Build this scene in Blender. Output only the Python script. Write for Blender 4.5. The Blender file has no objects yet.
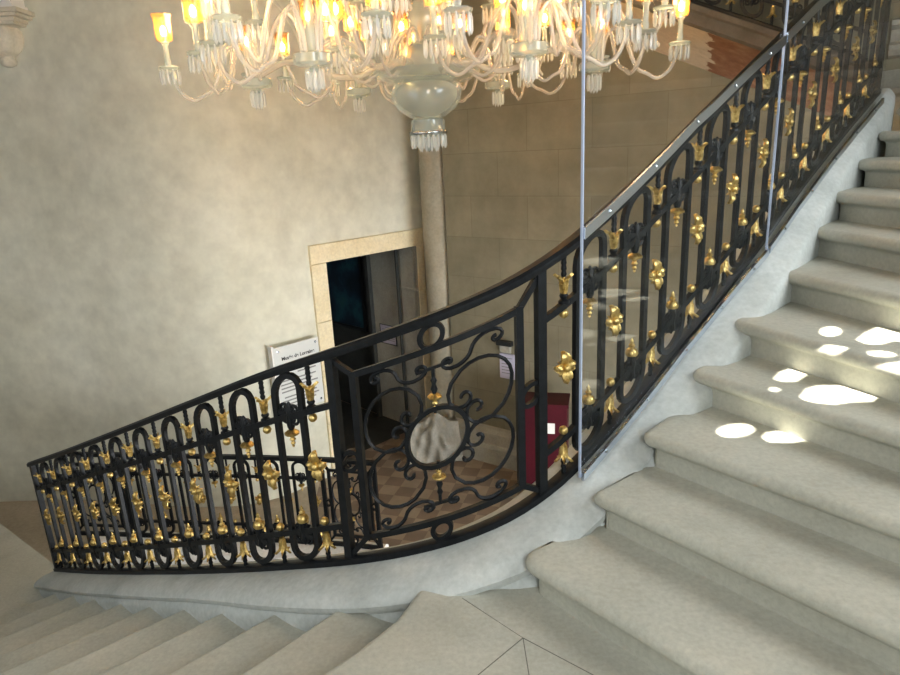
import bpy, bmesh, math, random
from mathutils import Vector, Matrix
random.seed(4)
V = Vector
scene = bpy.context.scene
COL = scene.collection
PI = math.pi
ZF = -2.56            # lower floor
RISE = .159
EYE = 1.6

# ------------------------------------------------------------------ camera
R = ((.99882, -.04866, 0.0), (-.01341, -.27517, .96131), (-.04678, -.96017, -.27549))
def nrm(v): return V(v).normalized()
cx = nrm((R[0][0], R[1][0], R[2][0])); cz = nrm((R[0][2], R[1][2], R[2][2]))
cy = cz.cross(cx).normalized()       # image down in world
if cy.z > 0: cy = -cy
cam = bpy.data.cameras.new('camera'); cam.lens = 26.0; cam.sensor_width = 36.0; cam.clip_start = .02
camo = bpy.data.objects.new('camera', cam); COL.objects.link(camo)
M3 = Matrix((cx, -cy, -cz)).transposed()
camo.matrix_world = Matrix.Translation((0, 0, EYE)) @ M3.to_4x4()
scene.camera = camo
def ray(px, py): return cx*(px-450) + cy*(py-337.5) + cz*650.0
def at_z(px, py, z):
    r = ray(px, py); return V((0, 0, EYE)) + r*((z-EYE)/r.z)
def at_plane(px, py, p, n):
    r = ray(px, py); o = V((0, 0, EYE)); return o + r*((V(p)-o).dot(n)/r.dot(n))

# ------------------------------------------------------------------ materials
def new_mat(name):
    m = bpy.data.materials.new(name); m.use_nodes = True
    nt = m.node_tree; nt.nodes.clear()
    out = nt.nodes.new('ShaderNodeOutputMaterial')
    return m, nt, out
def N(nt, typ, **kw):
    n = nt.nodes.new(typ)
    for k, v in kw.items():
        if k.startswith('_'): setattr(n, k[1:], v)
        else: n.inputs[k.replace('__', ' ')].default_value = v
    return n
def pbr(nt, out, **kw):
    b = nt.nodes.new('ShaderNodeBsdfPrincipled')
    for k, v in kw.items(): b.inputs[k.replace('__', ' ')].default_value = v
    nt.links.new(b.outputs[0], out.inputs['Surface']); return b
def rgb(r, g, b): return (r, g, b, 1)
def mix_col(nt, fac, a, b):
    m = nt.nodes.new('ShaderNodeMix'); m.data_type = 'RGBA'
    for s, v in ((0, fac), (6, a), (7, b)):
        if hasattr(v, 'is_linked') or hasattr(v, 'links'): nt.links.new(v, m.inputs[s])
        else: m.inputs[s].default_value = v
    return m.outputs[2]
def ramp(nt, src, stops):
    r = nt.nodes.new('ShaderNodeValToRGB')
    el = r.color_ramp.elements
    while len(el) < len(stops): el.new(.5)
    for e, (p, c) in zip(el, stops):
        e.position = p; e.color = c if len(c) == 4 else (*c, 1)
    nt.links.new(src, r.inputs[0]); return r.outputs[0]
def noise(nt, scale, detail=4, rough=.6, vec=None):
    n = N(nt, 'ShaderNodeTexNoise', Scale=scale, Detail=detail, Roughness=rough)
    if vec is not None: nt.links.new(vec, n.inputs['Vector'])
    return n.outputs['Fac']
def objco(nt): return nt.nodes.new('ShaderNodeTexCoord').outputs['Object']
def bump(nt, b, src, strength, dist=.01):
    bm_ = N(nt, 'ShaderNodeBump', Strength=strength, Distance=dist)
    nt.links.new(src, bm_.inputs['Height']); nt.links.new(bm_.outputs[0], b.inputs['Normal'])

def mottled(name, c0, c1, c2, scale, rough=.8, bmp=.15, fine=40, spec=.3):
    m, nt, out = new_mat(name); b = pbr(nt, out, Roughness=rough, Specular__IOR__Level=spec)
    co = objco(nt)
    f1 = ramp(nt, noise(nt, scale, 5, .65, co), [(.3, c0), (.5, c1), (.72, c2)])
    f2 = ramp(nt, noise(nt, fine, 3, .6, co), [(.3, (.86, .86, .86)), (.7, (1.04, 1.04, 1.04))])
    mm = nt.nodes.new('ShaderNodeMix'); mm.data_type = 'RGBA'; mm.blend_type = 'MULTIPLY'; mm.inputs[0].default_value = 1
    nt.links.new(f1, mm.inputs[6]); nt.links.new(f2, mm.inputs[7]); nt.links.new(mm.outputs[2], b.inputs['Base Color'])
    bump(nt, b, noise(nt, fine, 4, .7, co), bmp)
    return m
MAT = {}
MAT['plaster'] = mottled('plaster', (.57, .565, .455), (.67, .665, .55), (.75, .745, .635), .7, .9, .05, 5)
MAT['step'] = mottled('step_stone', (.36, .36, .30), (.42, .42, .355), (.47, .47, .40), 2.2, .62, .12, 55, .35)
MAT['curb'] = mottled('curb_stone', (.36, .385, .365), (.44, .47, .45), (.52, .55, .525), 3.0, .6, .12, 40, .35)
MAT['frame_stone'] = mottled('door_stone', (.72, .61, .38), (.80, .70, .47), (.84, .76, .55), 2.5, .85, .15, 30)
MAT['pale_stone'] = mottled('pale_stone', (.55, .51, .40), (.62, .58, .47), (.68, .64, .54), 3, .8, .15, 30)
MAT['pier_stone'] = mottled('pier_stone', (.28, .26, .195), (.33, .305, .235), (.38, .355, .28), 2, .85, .15, 25)
MAT['old_stone'] = mottled('old_stone', (.20, .185, .15), (.26, .24, .195), (.31, .285, .235), 1, .85, .15, 25)
MAT['lit_curb_stone'] = mottled('lit_curb_stone', (.74, .73, .68), (.80, .79, .75), (.85, .84, .80), 3, .7, .1, 25)  # curb stone made lighter: the strong light on it is in the colour
MAT['carved'] = mottled('carved_stone', (.24, .23, .195), (.30, .285, .24), (.36, .34, .29), 6, .8, .3, 30)
MAT['soffit'] = mottled('soffit_plaster', (.66, .52, .37), (.72, .58, .42), (.78, .64, .47), 3, .85, .1, 20)
MAT['soffit_tan'] = mottled('tan_paving', (.40, .35, .27), (.46, .40, .31), (.52, .46, .37), 1.5, .7, .1, 30)
MAT['soffit_red'] = mottled('soffit_red_stone', (.22, .09, .045), (.32, .15, .08), (.42, .24, .14), 7, .85, .2, 25)
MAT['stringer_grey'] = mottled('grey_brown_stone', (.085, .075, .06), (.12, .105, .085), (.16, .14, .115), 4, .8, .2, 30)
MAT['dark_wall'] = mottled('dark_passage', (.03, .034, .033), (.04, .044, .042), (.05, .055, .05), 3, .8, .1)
MAT['passage_stone'] = mottled('passage_stone', (.30, .29, .25), (.37, .36, .30), (.43, .41, .35), 3, .85, .2)
def simple(name, c, rough=.5, metal=0., spec=.5, **kw):
    m, nt, out = new_mat(name); pbr(nt, out, Base__Color=rgb(*c), Roughness=rough, Metallic=metal, Specular__IOR__Level=spec, **kw)
    return m
def iron():
    m, nt, out = new_mat('black_iron'); b = pbr(nt, out, Roughness=.45, Specular__IOR__Level=.22)
    co = objco(nt)
    nt.links.new(ramp(nt, noise(nt, 30, 3, .6, co), [(.3, (.003, .004, .005)), (.75, (.009, .011, .013))]), b.inputs['Base Color'])
    bump(nt, b, noise(nt, 90, 2, .6, co), .1, .004); return m
MAT['iron'] = iron()
def gold():
    m, nt, out = new_mat('gilding'); b = pbr(nt, out, Metallic=1.0, Roughness=.42)
    co = objco(nt)
    nt.links.new(ramp(nt, noise(nt, 45, 4, .7, co), [(.25, (.16, .10, .03)), (.5, (.60, .43, .15)), (.8, (.82, .66, .30))]), b.inputs['Base Color'])
    bump(nt, b, noise(nt, 60, 3, .7, co), .35, .006); return m
MAT['gold'] = gold()
MAT['alu'] = simple('polished_aluminium', (.62, .68, .76), .22, 1.0)
MAT['edge'] = simple('polished_glass_edge', (.34, .40, .52), .2, 0, .5)
MAT['red'] = mottled('red_lacquer', (.045, .0016, .007), (.056, .002, .008), (.066, .003, .010), 4, .5, .03)
MAT['white'] = simple('white_paper', (.78, .78, .76), .6)
MAT['board'] = simple('acrylic_board', (.66, .68, .66), .25)
MAT['ink'] = simple('printed_ink', (.03, .03, .03), .7)
MAT['grey_ink'] = simple('grey_print', (.22, .22, .22), .7)
MAT['lilac'] = simple('lilac_paper', (.50, .48, .60), .6)
MAT['blackbox'] = simple('black_frame', (.012, .014, .016), .35)
MAT['joint'] = simple('mortar_joint', (.12, .12, .10), .9)
MAT['candle'] = simple('frosted_candle_tube', (.62, .66, .66), .35)
MAT['silver'] = simple('silvered_mount', (.42, .45, .45), .25, .9)
def picture():
    m, nt, out = new_mat('dark_blue_picture'); b = pbr(nt, out, Roughness=.45)
    nt.links.new(ramp(nt, noise(nt, 2.2, 4, .6, objco(nt)), [(.3, (.004, .008, .014)), (.5, (.01, .025, .045)), (.62, (.02, .08, .11)), (.8, (.03, .10, .09))]), b.inputs['Base Color']); return m
MAT['picture'] = picture()
def blocks():
    m, nt, out = new_mat('ashlar_blocks'); b = pbr(nt, out, Roughness=.85, Specular__IOR__Level=.25)
    co = objco(nt)
    mp = N(nt, 'ShaderNodeMapping'); mp.inputs['Rotation'].default_value = (PI/2, 0, 0); nt.links.new(co, mp.inputs['Vector'])
    br = N(nt, 'ShaderNodeTexBrick', Scale=1.0)
    br.inputs['Color1'].default_value = rgb(.225, .207, .145); br.inputs['Color2'].default_value = rgb(.262, .24, .168)
    br.inputs['Mortar'].default_value = rgb(.18, .163, .113); br.inputs['Mortar Size'].default_value = .004
    br.inputs['Brick Width'].default_value = .82; br.inputs['Row Height'].default_value = .52; br.inputs['Mortar Smooth'].default_value = .6
    nt.links.new(mp.outputs[0], br.inputs['Vector'])
    f2 = ramp(nt, noise(nt, 1.6, 5, .65, co), [(.3, (.72, .71, .69)), (.7, (1.1, 1.1, 1.1))])
    mm = nt.nodes.new('ShaderNodeMix'); mm.data_type = 'RGBA'; mm.blend_type = 'MULTIPLY'; mm.inputs[0].default_value = 1
    nt.links.new(br.outputs[0], mm.inputs[6]); nt.links.new(f2, mm.inputs[7]); nt.links.new(mm.outputs[2], b.inputs['Base Color'])
    bump(nt, b, noise(nt, 25, 4, .7, co), .15); return m
MAT['blocks'] = blocks()
def checker():
    m, nt, out = new_mat('checkered_tiles'); b = pbr(nt, out, Roughness=.55)
    co = objco(nt)
    mp = N(nt, 'ShaderNodeMapping'); mp.inputs['Rotation'].default_value = (0, 0, .30); nt.links.new(co, mp.inputs['Vector'])
    ck = N(nt, 'ShaderNodeTexChecker', Scale=4.4); nt.links.new(mp.outputs[0], ck.inputs['Vector'])
    ck.inputs['Color1'].default_value = rgb(.20, .145, .105); ck.inputs['Color2'].default_value = rgb(.31, .245, .175)
    f2 = ramp(nt, noise(nt, 3, 4, .6, co), [(.3, (.75, .75, .75)), (.7, (1.1, 1.1, 1.1))])
    mm = nt.nodes.new('ShaderNodeMix'); mm.data_type = 'RGBA'; mm.blend_type = 'MULTIPLY'; mm.inputs[0].default_value = 1
    nt.links.new(ck.outputs[0], mm.inputs[6]); nt.links.new(f2, mm.inputs[7]); nt.links.new(mm.outputs[2], b.inputs['Base Color'])
    return m
MAT['checker'] = checker()
def schlick(nt, f0, scale, p=4.0):
    lw = N(nt, 'ShaderNodeLayerWeight', Blend=.5)
    pw_ = N(nt, 'ShaderNodeMath', _operation='POWER'); nt.links.new(lw.outputs['Facing'], pw_.inputs[0]); pw_.inputs[1].default_value = p
    mu = N(nt, 'ShaderNodeMath', _operation='MULTIPLY_ADD'); nt.links.new(pw_.outputs[0], mu.inputs[0]); mu.inputs[1].default_value = scale; mu.inputs[2].default_value = f0
    return mu.outputs[0]
def pane_glass():
    m, nt, out = new_mat('clear_glass_pane')
    tr = N(nt, 'ShaderNodeBsdfTransparent', Color=rgb(.95, .96, .965)); gl = N(nt, 'ShaderNodeBsdfGlossy', Color=rgb(.95, .97, 1), Roughness=.005)
    mx = nt.nodes.new('ShaderNodeMixShader')
    nt.links.new(schlick(nt, .023, .42, 5.0), mx.inputs[0]); nt.links.new(tr.outputs[0], mx.inputs[1]); nt.links.new(gl.outputs[0], mx.inputs[2])
    nt.links.new(mx.outputs[0], out.inputs['Surface']); return m
MAT['glass'] = pane_glass()
def crystal(name, tint, white, k_tr, k_gl):
    m, nt, out = new_mat(name)
    tr = N(nt, 'ShaderNodeBsdfTransparent', Color=rgb(*tint)); df = N(nt, 'ShaderNodeBsdfTranslucent', Color=rgb(*white)); d2 = N(nt, 'ShaderNodeBsdfDiffuse', Color=rgb(*white))
    gl = N(nt, 'ShaderNodeBsdfGlossy', Color=rgb(1, 1, 1), Roughness=.08)
    a = nt.nodes.new('ShaderNodeMixShader'); a.inputs[0].default_value = .5; nt.links.new(df.outputs[0], a.inputs[1]); nt.links.new(d2.outputs[0], a.inputs[2])
    b = nt.nodes.new('ShaderNodeMixShader'); b.inputs[0].default_value = k_tr; nt.links.new(a.outputs[0], b.inputs[1]); nt.links.new(tr.outputs[0], b.inputs[2])
    c = nt.nodes.new('ShaderNodeMixShader')
    nt.links.new(schlick(nt, .05, k_gl, 3.0), c.inputs[0]); nt.links.new(b.outputs[0], c.inputs[1]); nt.links.new(gl.outputs[0], c.inputs[2])
    nt.links.new(c.outputs[0], out.inputs['Surface']); return m
MAT['crystal'] = crystal('cut_crystal', (.92, .95, .94), (.97, .88, .82), .72, .4)
MAT['pendant'] = crystal('cut_crystal_drops', (.95, .97, .96), (.92, .93, .92), .50, .8)
MAT['bowl'] = crystal('crystal_bowl', (.86, .92, .91), (.70, .76, .75), .66, .6)
MAT['shade'] = crystal('amber_lit_glass', (1.0, .86, .62), (1.0, .50, .17), .76, .4)
def emit(name, c, s):
    m, nt, out = new_mat(name); e = N(nt, 'ShaderNodeEmission', Color=rgb(*c), Strength=s); nt.links.new(e.outputs[0], out.inputs['Surface']); return m
MAT['bulb'] = emit('glowing_bulb', (1.0, .72, .38), 75)

# ------------------------------------------------------------------ mesh builder
class MB:
    def __init__(s): s.v = []; s.f = []
    def add(s, vs, fs):
        o = len(s.v); s.v += [V(p) for p in vs]; s.f += [tuple(i+o for i in f) for f in fs]; return s
    def box(s, x0, x1, y0, y1, z0, z1, M=None):
        vs = [V((x, y, z)) for z in (z0, z1) for y in (y0, y1) for x in (x0, x1)]
        if M is not None: vs = [M @ p for p in vs]
        return s.add(vs, [(0, 2, 3, 1), (4, 5, 7, 6), (0, 1, 5, 4), (2, 6, 7, 3), (0, 4, 6, 2), (1, 3, 7, 5)])
    def hexa(s, b, t):      # 4 bottom + 4 top points
        return s.add(list(b)+list(t), [(3, 2, 1, 0), (4, 5, 6, 7), (0, 1, 5, 4), (1, 2, 6, 5), (2, 3, 7, 6), (3, 0, 4, 7)])
    def rings(s, rings, closed=True, caps=True):
        n = len(rings[0]); vs = [p for r in rings for p in r]; fs = []
        for i in range(len(rings)-1):
            for j in range(n if closed else n-1):
                k = (j+1) % n; fs.append((i*n+j, i*n+k, (i+1)*n+k, (i+1)*n+j))
        if caps and closed:
            fs.append(tuple(range(n-1, -1, -1))); fs.append(tuple((len(rings)-1)*n+j for j in range(n)))
        return s.add(vs, fs)
    def lathe(s, prof, seg=16, M=None, close=True, flute=0, nfl=8):
        rg = []
        for r, z in prof:
            ring = []
            for j in range(seg):
                a = 2*PI*j/seg; rr = r*(1+flute*math.cos(a*nfl))
                p = V((rr*math.cos(a), rr*math.sin(a), z)); ring.append(M @ p if M is not None else p)
            rg.append(ring)
        return s.rings(rg, True, close)
    def ball(s, c, r, seg=10, sz=1., M=None):
        T = Matrix.Translation(c); T = M @ T if M is not None else T
        return s.lathe([(max(1e-4, r*math.sin(PI*i/seg)), -r*sz*math.cos(PI*i/seg)) for i in range(seg+1)], seg+2, T)
    def tube(s, pts, r, sides=6, closed=False, up=V((0, 0, 1)), r2=None, rfun=None, phase=0):
        pts = [V(p) for p in pts]; n = len(pts); rg = []; prev = None
        for i, p in enumerate(pts):
            if closed: t = pts[(i+1) % n]-pts[i-1]
            else: t = pts[min(i+1, n-1)]-pts[max(i-1, 0)]
            t.normalize()
            a = up(i) if callable(up) else (prev if prev is not None else up)
            a = a - t*a.dot(t)
            if a.length < 1e-4: a = t.orthogonal()
            a.normalize(); prev = a; b = t.cross(a)
            k = rfun(i/(n-1)) if rfun else 1
            rg.append([p + a*(math.cos(2*PI*(j+.5*phase)/sides)*r*k) + b*(math.sin(2*PI*(j+.5*phase)/sides)*(r2 or r)*k) for j in range(sides)])
        if closed: rg.append(rg[0])
        return s.rings(rg, True, not closed)
    def xf(s, M): s.v = [M @ p for p in s.v]; return s
    def mesh(s, name, mat, smooth=None):
        me = bpy.data.meshes.new(name); me.from_pydata([tuple(p) for p in s.v], [], s.f)
        bm = bmesh.new(); bm.from_mesh(me); bmesh.ops.remove_doubles(bm, verts=bm.verts, dist=1e-5)
        bmesh.ops.recalc_face_normals(bm, faces=bm.faces); bm.to_mesh(me); bm.free()
        for m in (mat if isinstance(mat, (list, tuple)) else [mat]): me.materials.append(MAT[m])
        if smooth is not None:
            me.polygons.foreach_set('use_smooth', [True]*len(me.polygons))
            try: me.set_sharp_from_angle(angle=math.radians(smooth))
            except Exception: pass
        me.update(); return me
WP = {}
def wp(o): return WP.get(o.name, V((0, 0, 0))) if o is not None else V((0, 0, 0))
def link(o, parent=None):
    COL.objects.link(o)
    if parent is not None: o.parent = parent
    return o
def part(name, mb, mat, parent=None, smooth=None, label=None):
    """mesh given in world coordinates"""
    me = mb if isinstance(mb, bpy.types.Mesh) else mb.mesh(name, mat, smooth)
    o = link(bpy.data.objects.new(name, me), parent); o.location = -wp(parent)
    if label: o['label'] = label
    return o
def inst(name, me, M, parent, origin):
    """instance of shared mesh, M is its world matrix, origin the world place of the parent chain"""
    o = link(bpy.data.objects.new(name, me), parent)
    o.matrix_local = Matrix.Translation(-origin) @ M
    return o
def thing(name, loc, label, cat, group=None):
    o = link(bpy.data.objects.new(name, None)); o.location = loc; o.empty_display_size = .1
    WP[o.name] = V(loc); return tag(o, label, cat, group)
def tag(o, label, cat, group=None):
    o['label'] = label; o['category'] = cat
    if group: o['group'] = group
    return o
def struct(name, mb, mat, smooth=None, parent=None):
    o = part(name, mb, mat, parent, smooth)
    if parent is None: o['kind'] = 'structure'
    return o

def cr(P, n=6):
    P = [V(p) for p in P]; Q = [2*P[0]-P[1]]+P+[2*P[-1]-P[-2]]; o = []
    for i in range(len(P)-1):
        a, b, c, e = Q[i:i+4]
        for k in range(n):
            u = k/n; o.append(.5*((2*b)+(c-a)*u+(2*a-5*b+4*c-e)*u*u+(3*b-a-3*c+e)*u**3))
    return o+[P[-1]]
# ------------------------------------------------------------------ paths
class Path:
    def __init__(s, pts, ext=0.0):
        s.p = [V(q) for q in pts]; s.S = [0.]
        P = [2*s.p[0]-s.p[1]] + s.p + [2*s.p[-1]-s.p[-2]]
        d = []
        for i in range(len(s.p)-1):
            a, b, c, e = P[i:i+4]
            for k in range(8):
                u = k/8; d.append(.5*((2*b)+(c-a)*u+(2*a-5*b+4*c-e)*u*u+(3*b-a-3*c+e)*u**3))
        d.append(s.p[-1]); s.d = d
        for a, b in zip(d, d[1:]): s.S.append(s.S[-1]+math.hypot(b.x-a.x, b.y-a.y))
        s.L = s.S[-1]
    def __call__(s, t, h=0., n=0.):
        d, S = s.d, s.S
        if t <= 0: i = 0
        elif t >= s.L: i = len(d)-2
        else:
            lo, hi = 0, len(S)-1
            while hi-lo > 1:
                m = (lo+hi)//2
                if S[m] <= t: lo = m
                else: hi = m
            i = lo
        p = d[i]+(d[i+1]-d[i])*((t-S[i])/max(1e-9, S[i+1]-S[i]))
        r = p+V((0, 0, h))
        return r + s.nor(t)*n if n else r
    def tan(s, t, e=.06):
        a, b = max(0, t-e), min(s.L, t+e)
        q = s(b)-s(a); q.z = 0; return q.normalized()
    def nor(s, t):
        q = s.tan(t); return V((q.y, -q.x, 0))         # towards the stairs
    def frame(s, t, h=0.):
        q = s.tan(t); n = s.nor(t); p = s(t, h)
        return Matrix(((q.x, n.x, 0, p.x), (q.y, n.y, 0, p.y), (0, 0, 1, p.z), (0, 0, 0, 1)))
    def span(s, a, b, st=.05):
        k = max(2, int(abs(b-a)/st)+1); return [a+(b-a)*i/(k-1) for i in range(k)]
RAIL = Path([(-3.267,4.584,-1.499),(-3.113,4.455,-1.419),(-2.958,4.325,-1.340),(-2.803,4.196,-1.260),(-2.648,4.067,-1.180),(-2.492,3.939,-1.099),(-2.336,3.812,-1.017),(-2.178,3.686,-0.935),(-2.021,3.560,-0.853),(-1.863,3.435,-0.770),(-1.705,3.309,-0.687),(-1.547,3.184,-0.604),(-1.387,3.061,-0.520),(-1.227,2.939,-0.437),(-1.065,2.818,-0.353),(-0.901,2.701,-0.269),(-0.730,2.594,-0.190),(-0.554,2.496,-0.116),(-0.371,2.411,-0.043),(-0.180,2.346,0.030),(0.018,2.312,0.105),(0.219,2.328,0.183),(0.406,2.399,0.271),(0.574,2.512,0.366),(0.737,2.631,0.471),(0.898,2.751,0.583),(1.062,2.869,0.702),(1.221,2.993,0.813),(1.375,3.123,0.917),(1.525,3.258,1.014),(1.670,3.398,1.106),(1.811,3.542,1.194),(1.952,3.686,1.278),(2.094,3.830,1.359),(2.236,3.973,1.436),(2.378,4.116,1.512),(2.520,4.260,1.585),(2.661,4.403,1.656),(2.803,4.547,1.725),(2.944,4.691,1.794),(3.086,4.834,1.863)])
def lerp_tab(tab, x):
    for (a, b), (c, d) in zip(tab, tab[1:]):
        if x <= c: return b+(d-b)*max(0, min(1, (x-a)/(c-a)))
    return tab[-1][1]
def sweep(mb, path, ts, prof, wfun=None):
    rg = []
    for t in ts:
        k = wfun(t) if wfun else 1
        rg.append([path(t, z, o*(k if o > .07 else 1)) for o, z in prof])
    return mb.rings(rg, True, True)

# ------------------------------------------------------------------ ironwork
def scroll2d(R_, theta, ends, r0=.006, s2=1, n=14):
    """C or S scroll by curvature integration -> (points, arc centre)"""
    seq = []                                             # (radius, dtheta)
    def spiral(rev):
        m = int(n*ends); L = []
        for i in range(m):
            u = (i+.5)/m; q_ = .36*R_; L.append((r0+(q_-r0)*u+(R_-q_)*u**6, ends*2*PI/m))
        return L if not rev else L[::-1]
    a = spiral(False); k = int(n*theta/(2*PI))+4
    mid = [(R_, theta/k)]*k
    pts = [V((0, 0))]; ang = 0.; i0 = len(a)
    if s2 == 1: seq = [(r, d) for r, d in a+mid+spiral(True)]
    else: seq = [(r, d) for r, d in a+mid[:k//2]] + [(r, -d) for r, d in mid[k//2:]+spiral(True)]
    cen = None; angs = [0]
    for i, (r, d) in enumerate(seq):
        ang += d/2; pts.append(pts[-1]+V((math.cos(ang), math.sin(ang)))*r*abs(d)); ang += d/2; angs.append(ang)
    j = i0+k//2
    if s2 == 1:
        c = pts[j]+V((-math.sin(angs[j]), math.cos(angs[j])))*R_
        d = pts[j]-c; base = math.atan2(d.y, d.x)
    else:
        c = pts[i0+k//2]; d = pts[-1]-pts[0]; base = math.atan2(d.y, d.x)
    rot = Matrix.Rotation(-base, 2)
    return [rot @ (p-c) for p in pts]
def place2d(pts, cx_, cy_, ang, flip=False):
    rot = Matrix.Rotation(ang, 2); o = []
    for p in pts:
        q = V((p.x, -p.y)) if flip else p
        q = rot @ q; o.append((q.x+cx_, q.y+cy_))
    return o
def bar2d(mb, path, pts, hw, hd, sides=4, closed=False, n=0.):
    """bar whose centre line is given in (s, h) on the railing"""
    P = [path(s_, h_, n) for s_, h_ in pts]
    ns = [path.nor(s_) for s_, h_ in pts]
    k = math.sqrt(2) if sides == 4 else 1
    return mb.tube(P, hd*k, sides, closed, up=lambda i: ns[i], r2=hw*k, phase=1 if sides == 4 else 0)

def petal(mb, M, L, W, curl, th=.006, ru=.0, rnd=False):
    """closed leaf: root at origin, grows along +X, faces +Z"""
    nu, nv = 8, 6
    top, bot = [], []
    for i in range(nu+1):
        u = i/nu; w = W*(math.sin(PI*min(1, .12+.88*u)**.8))**.8 if u < 1 else W*.12
        if rnd: w = W*math.sin(PI*(.07+.86*u))**.6
        for j in range(nv+1):
            v = j/nv*2-1
            x = L*u*(1-.10*abs(v)**2); y = w*v
            z = curl*math.sin(PI*.75*u)+.25*W*(1-v*v)*.9+ru*math.cos(v*PI*2)*u
            if u > .75: z -= curl*(u-.75)*2.2
            top.append(M @ V((x, y, z+th*.5))); bot.append(M @ V((x, y, z-th*.5)))
    m = nv+1; fs = []; o = len(top)
    for i in range(nu):
        for j in range(nv):
            a, b, c, d = i*m+j, i*m+j+1, (i+1)*m+j+1, (i+1)*m+j
            fs += [(a, d, c, b), (a+o, b+o, c+o, d+o)]
    rim = [j for j in range(m)] + [i*m+nv for i in range(1, nu+1)] + [nu*m+j for j in range(nv-1, -1, -1)] + [i*m for i in range(nu-1, 0, -1)]
    for a, b in zip(rim, rim[1:]+rim[:1]): fs.append((a, b, b+o, a+o))
    return mb.add(top+bot, fs)
YF = Matrix(((1, 0, 0, 0), (0, 0, 1, 0), (0, 1, 0, 0), (0, 0, 0, 1)))       # petal plane -> railing plane (x, z), facing +y
def rosette_mesh():
    mb = MB()
    for a, L, W in ((90, .066, .025), (270, .066, .025), (10, .050, .022), (170, .050, .022)):
        petal(mb, YF @ Matrix.Rotation(math.radians(a), 4, 'Z'), L, W, .016, .007, .005, True)
    for a in (48, 132, 228, 312):
        petal(mb, YF @ Matrix.Rotation(math.radians(a), 4, 'Z'), .040, .010, .010, .007, .002)
    mb.ball((0, .02, 0), .015, 8)
    return mb.mesh('gilded_rosette', 'gold', 50)
def bell_mesh():
    mb = MB()                                             # origin at its foot, flares upward .09
    mb.lathe([(.002, -.002), (.014, 0), (.012, .012), (.017, .03), (.022, .05)], 10)
    for k in range(5):
        a = 2*PI*k/5+.3
        M = Matrix.Rotation(a, 4, 'Z') @ Matrix.Translation((.010, 0, .012)) @ Matrix.Rotation(-math.radians(64), 4, 'Y')
        petal(mb, M, .088, .0150, .016, .007, .003)
    return mb.mesh('gilded_bellflower', 'gold', 50)
def spindle_mesh():
    mb = MB(); pr = []
    for i in range(13):
        z = i/12*.09; pr.append((.0075+.0045*abs(math.sin(i*1.1)), z))
    mb.lathe(pr, 8); return mb.mesh('twisted_spindle', 'iron', 50)
def collar_mesh():
    mb = MB(); mb.lathe([(.006, 0), (.022, .004), (.022, .014), (.012, .022), (.018, .034), (.014, .042)], 10); return mb.mesh('collar', 'iron', 40)
def ball_mesh():
    mb = MB(); mb.ball((0, 0, 0), .019, 10); return mb.mesh('gilded_ball', 'gold', 60)
def drop_mesh():
    mb = MB()                                             # hangs down from origin
    mb.lathe([(.004, 0), (.022, -.006), (.036, -.018), (.034, -.026), (.014, -.034), (.009, -.042), (.016, -.052), (.007, -.062), (.012, -.072), (.005, -.082), (.007, -.088), (.001, -.094)], 12)
    return mb.mesh('gilded_drop', 'gold', 50)
def finial_mesh():
    mb = MB()                                             # stands up from origin
    mb.lathe([(.006, 0), (.026, .004), (.032, .018), (.024, .036), (.012, .044), (.016, .056), (.007, .066), (.009, .076), (.001, .092)], 12)
    return mb.mesh('gilded_finial', 'gold', 50)
def xscroll_mesh():
    mb = MB()                                             # black heart of small scrolls inside the arch, centre at origin
    C = scroll2d(.020, 2.6, .9, .005)
    for sx in (-1, 1):
        for sz in (-1, 1):
            pts = place2d(C, sx*.026, sz*.022, math.radians(35 if sx*sz > 0 else -35) + (0 if sx > 0 else PI))
            mb.tube([V((x, 0, z)) for x, z in pts], .0075, 5, up=V((0, 1, 0)))
    mb.box(-.058, .058, -.009, .009, -.011, .011)
    mb.lathe([(.006, -.085), (.016, -.06), (.020, -.03), (.014, .0), (.018, .03), (.004, .055)], 8)
    return mb.mesh('scroll_ornament', 'iron', 40)
ORN = dict(rosette=rosette_mesh(), bell=bell_mesh(), spindle=spindle_mesh(), collar=collar_mesh(), ball=ball_mesh(), drop=drop_mesh(), finial=finial_mesh(), xs=xscroll_mesh())
FLIP = Matrix.Rotation(PI, 4, 'X')

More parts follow.
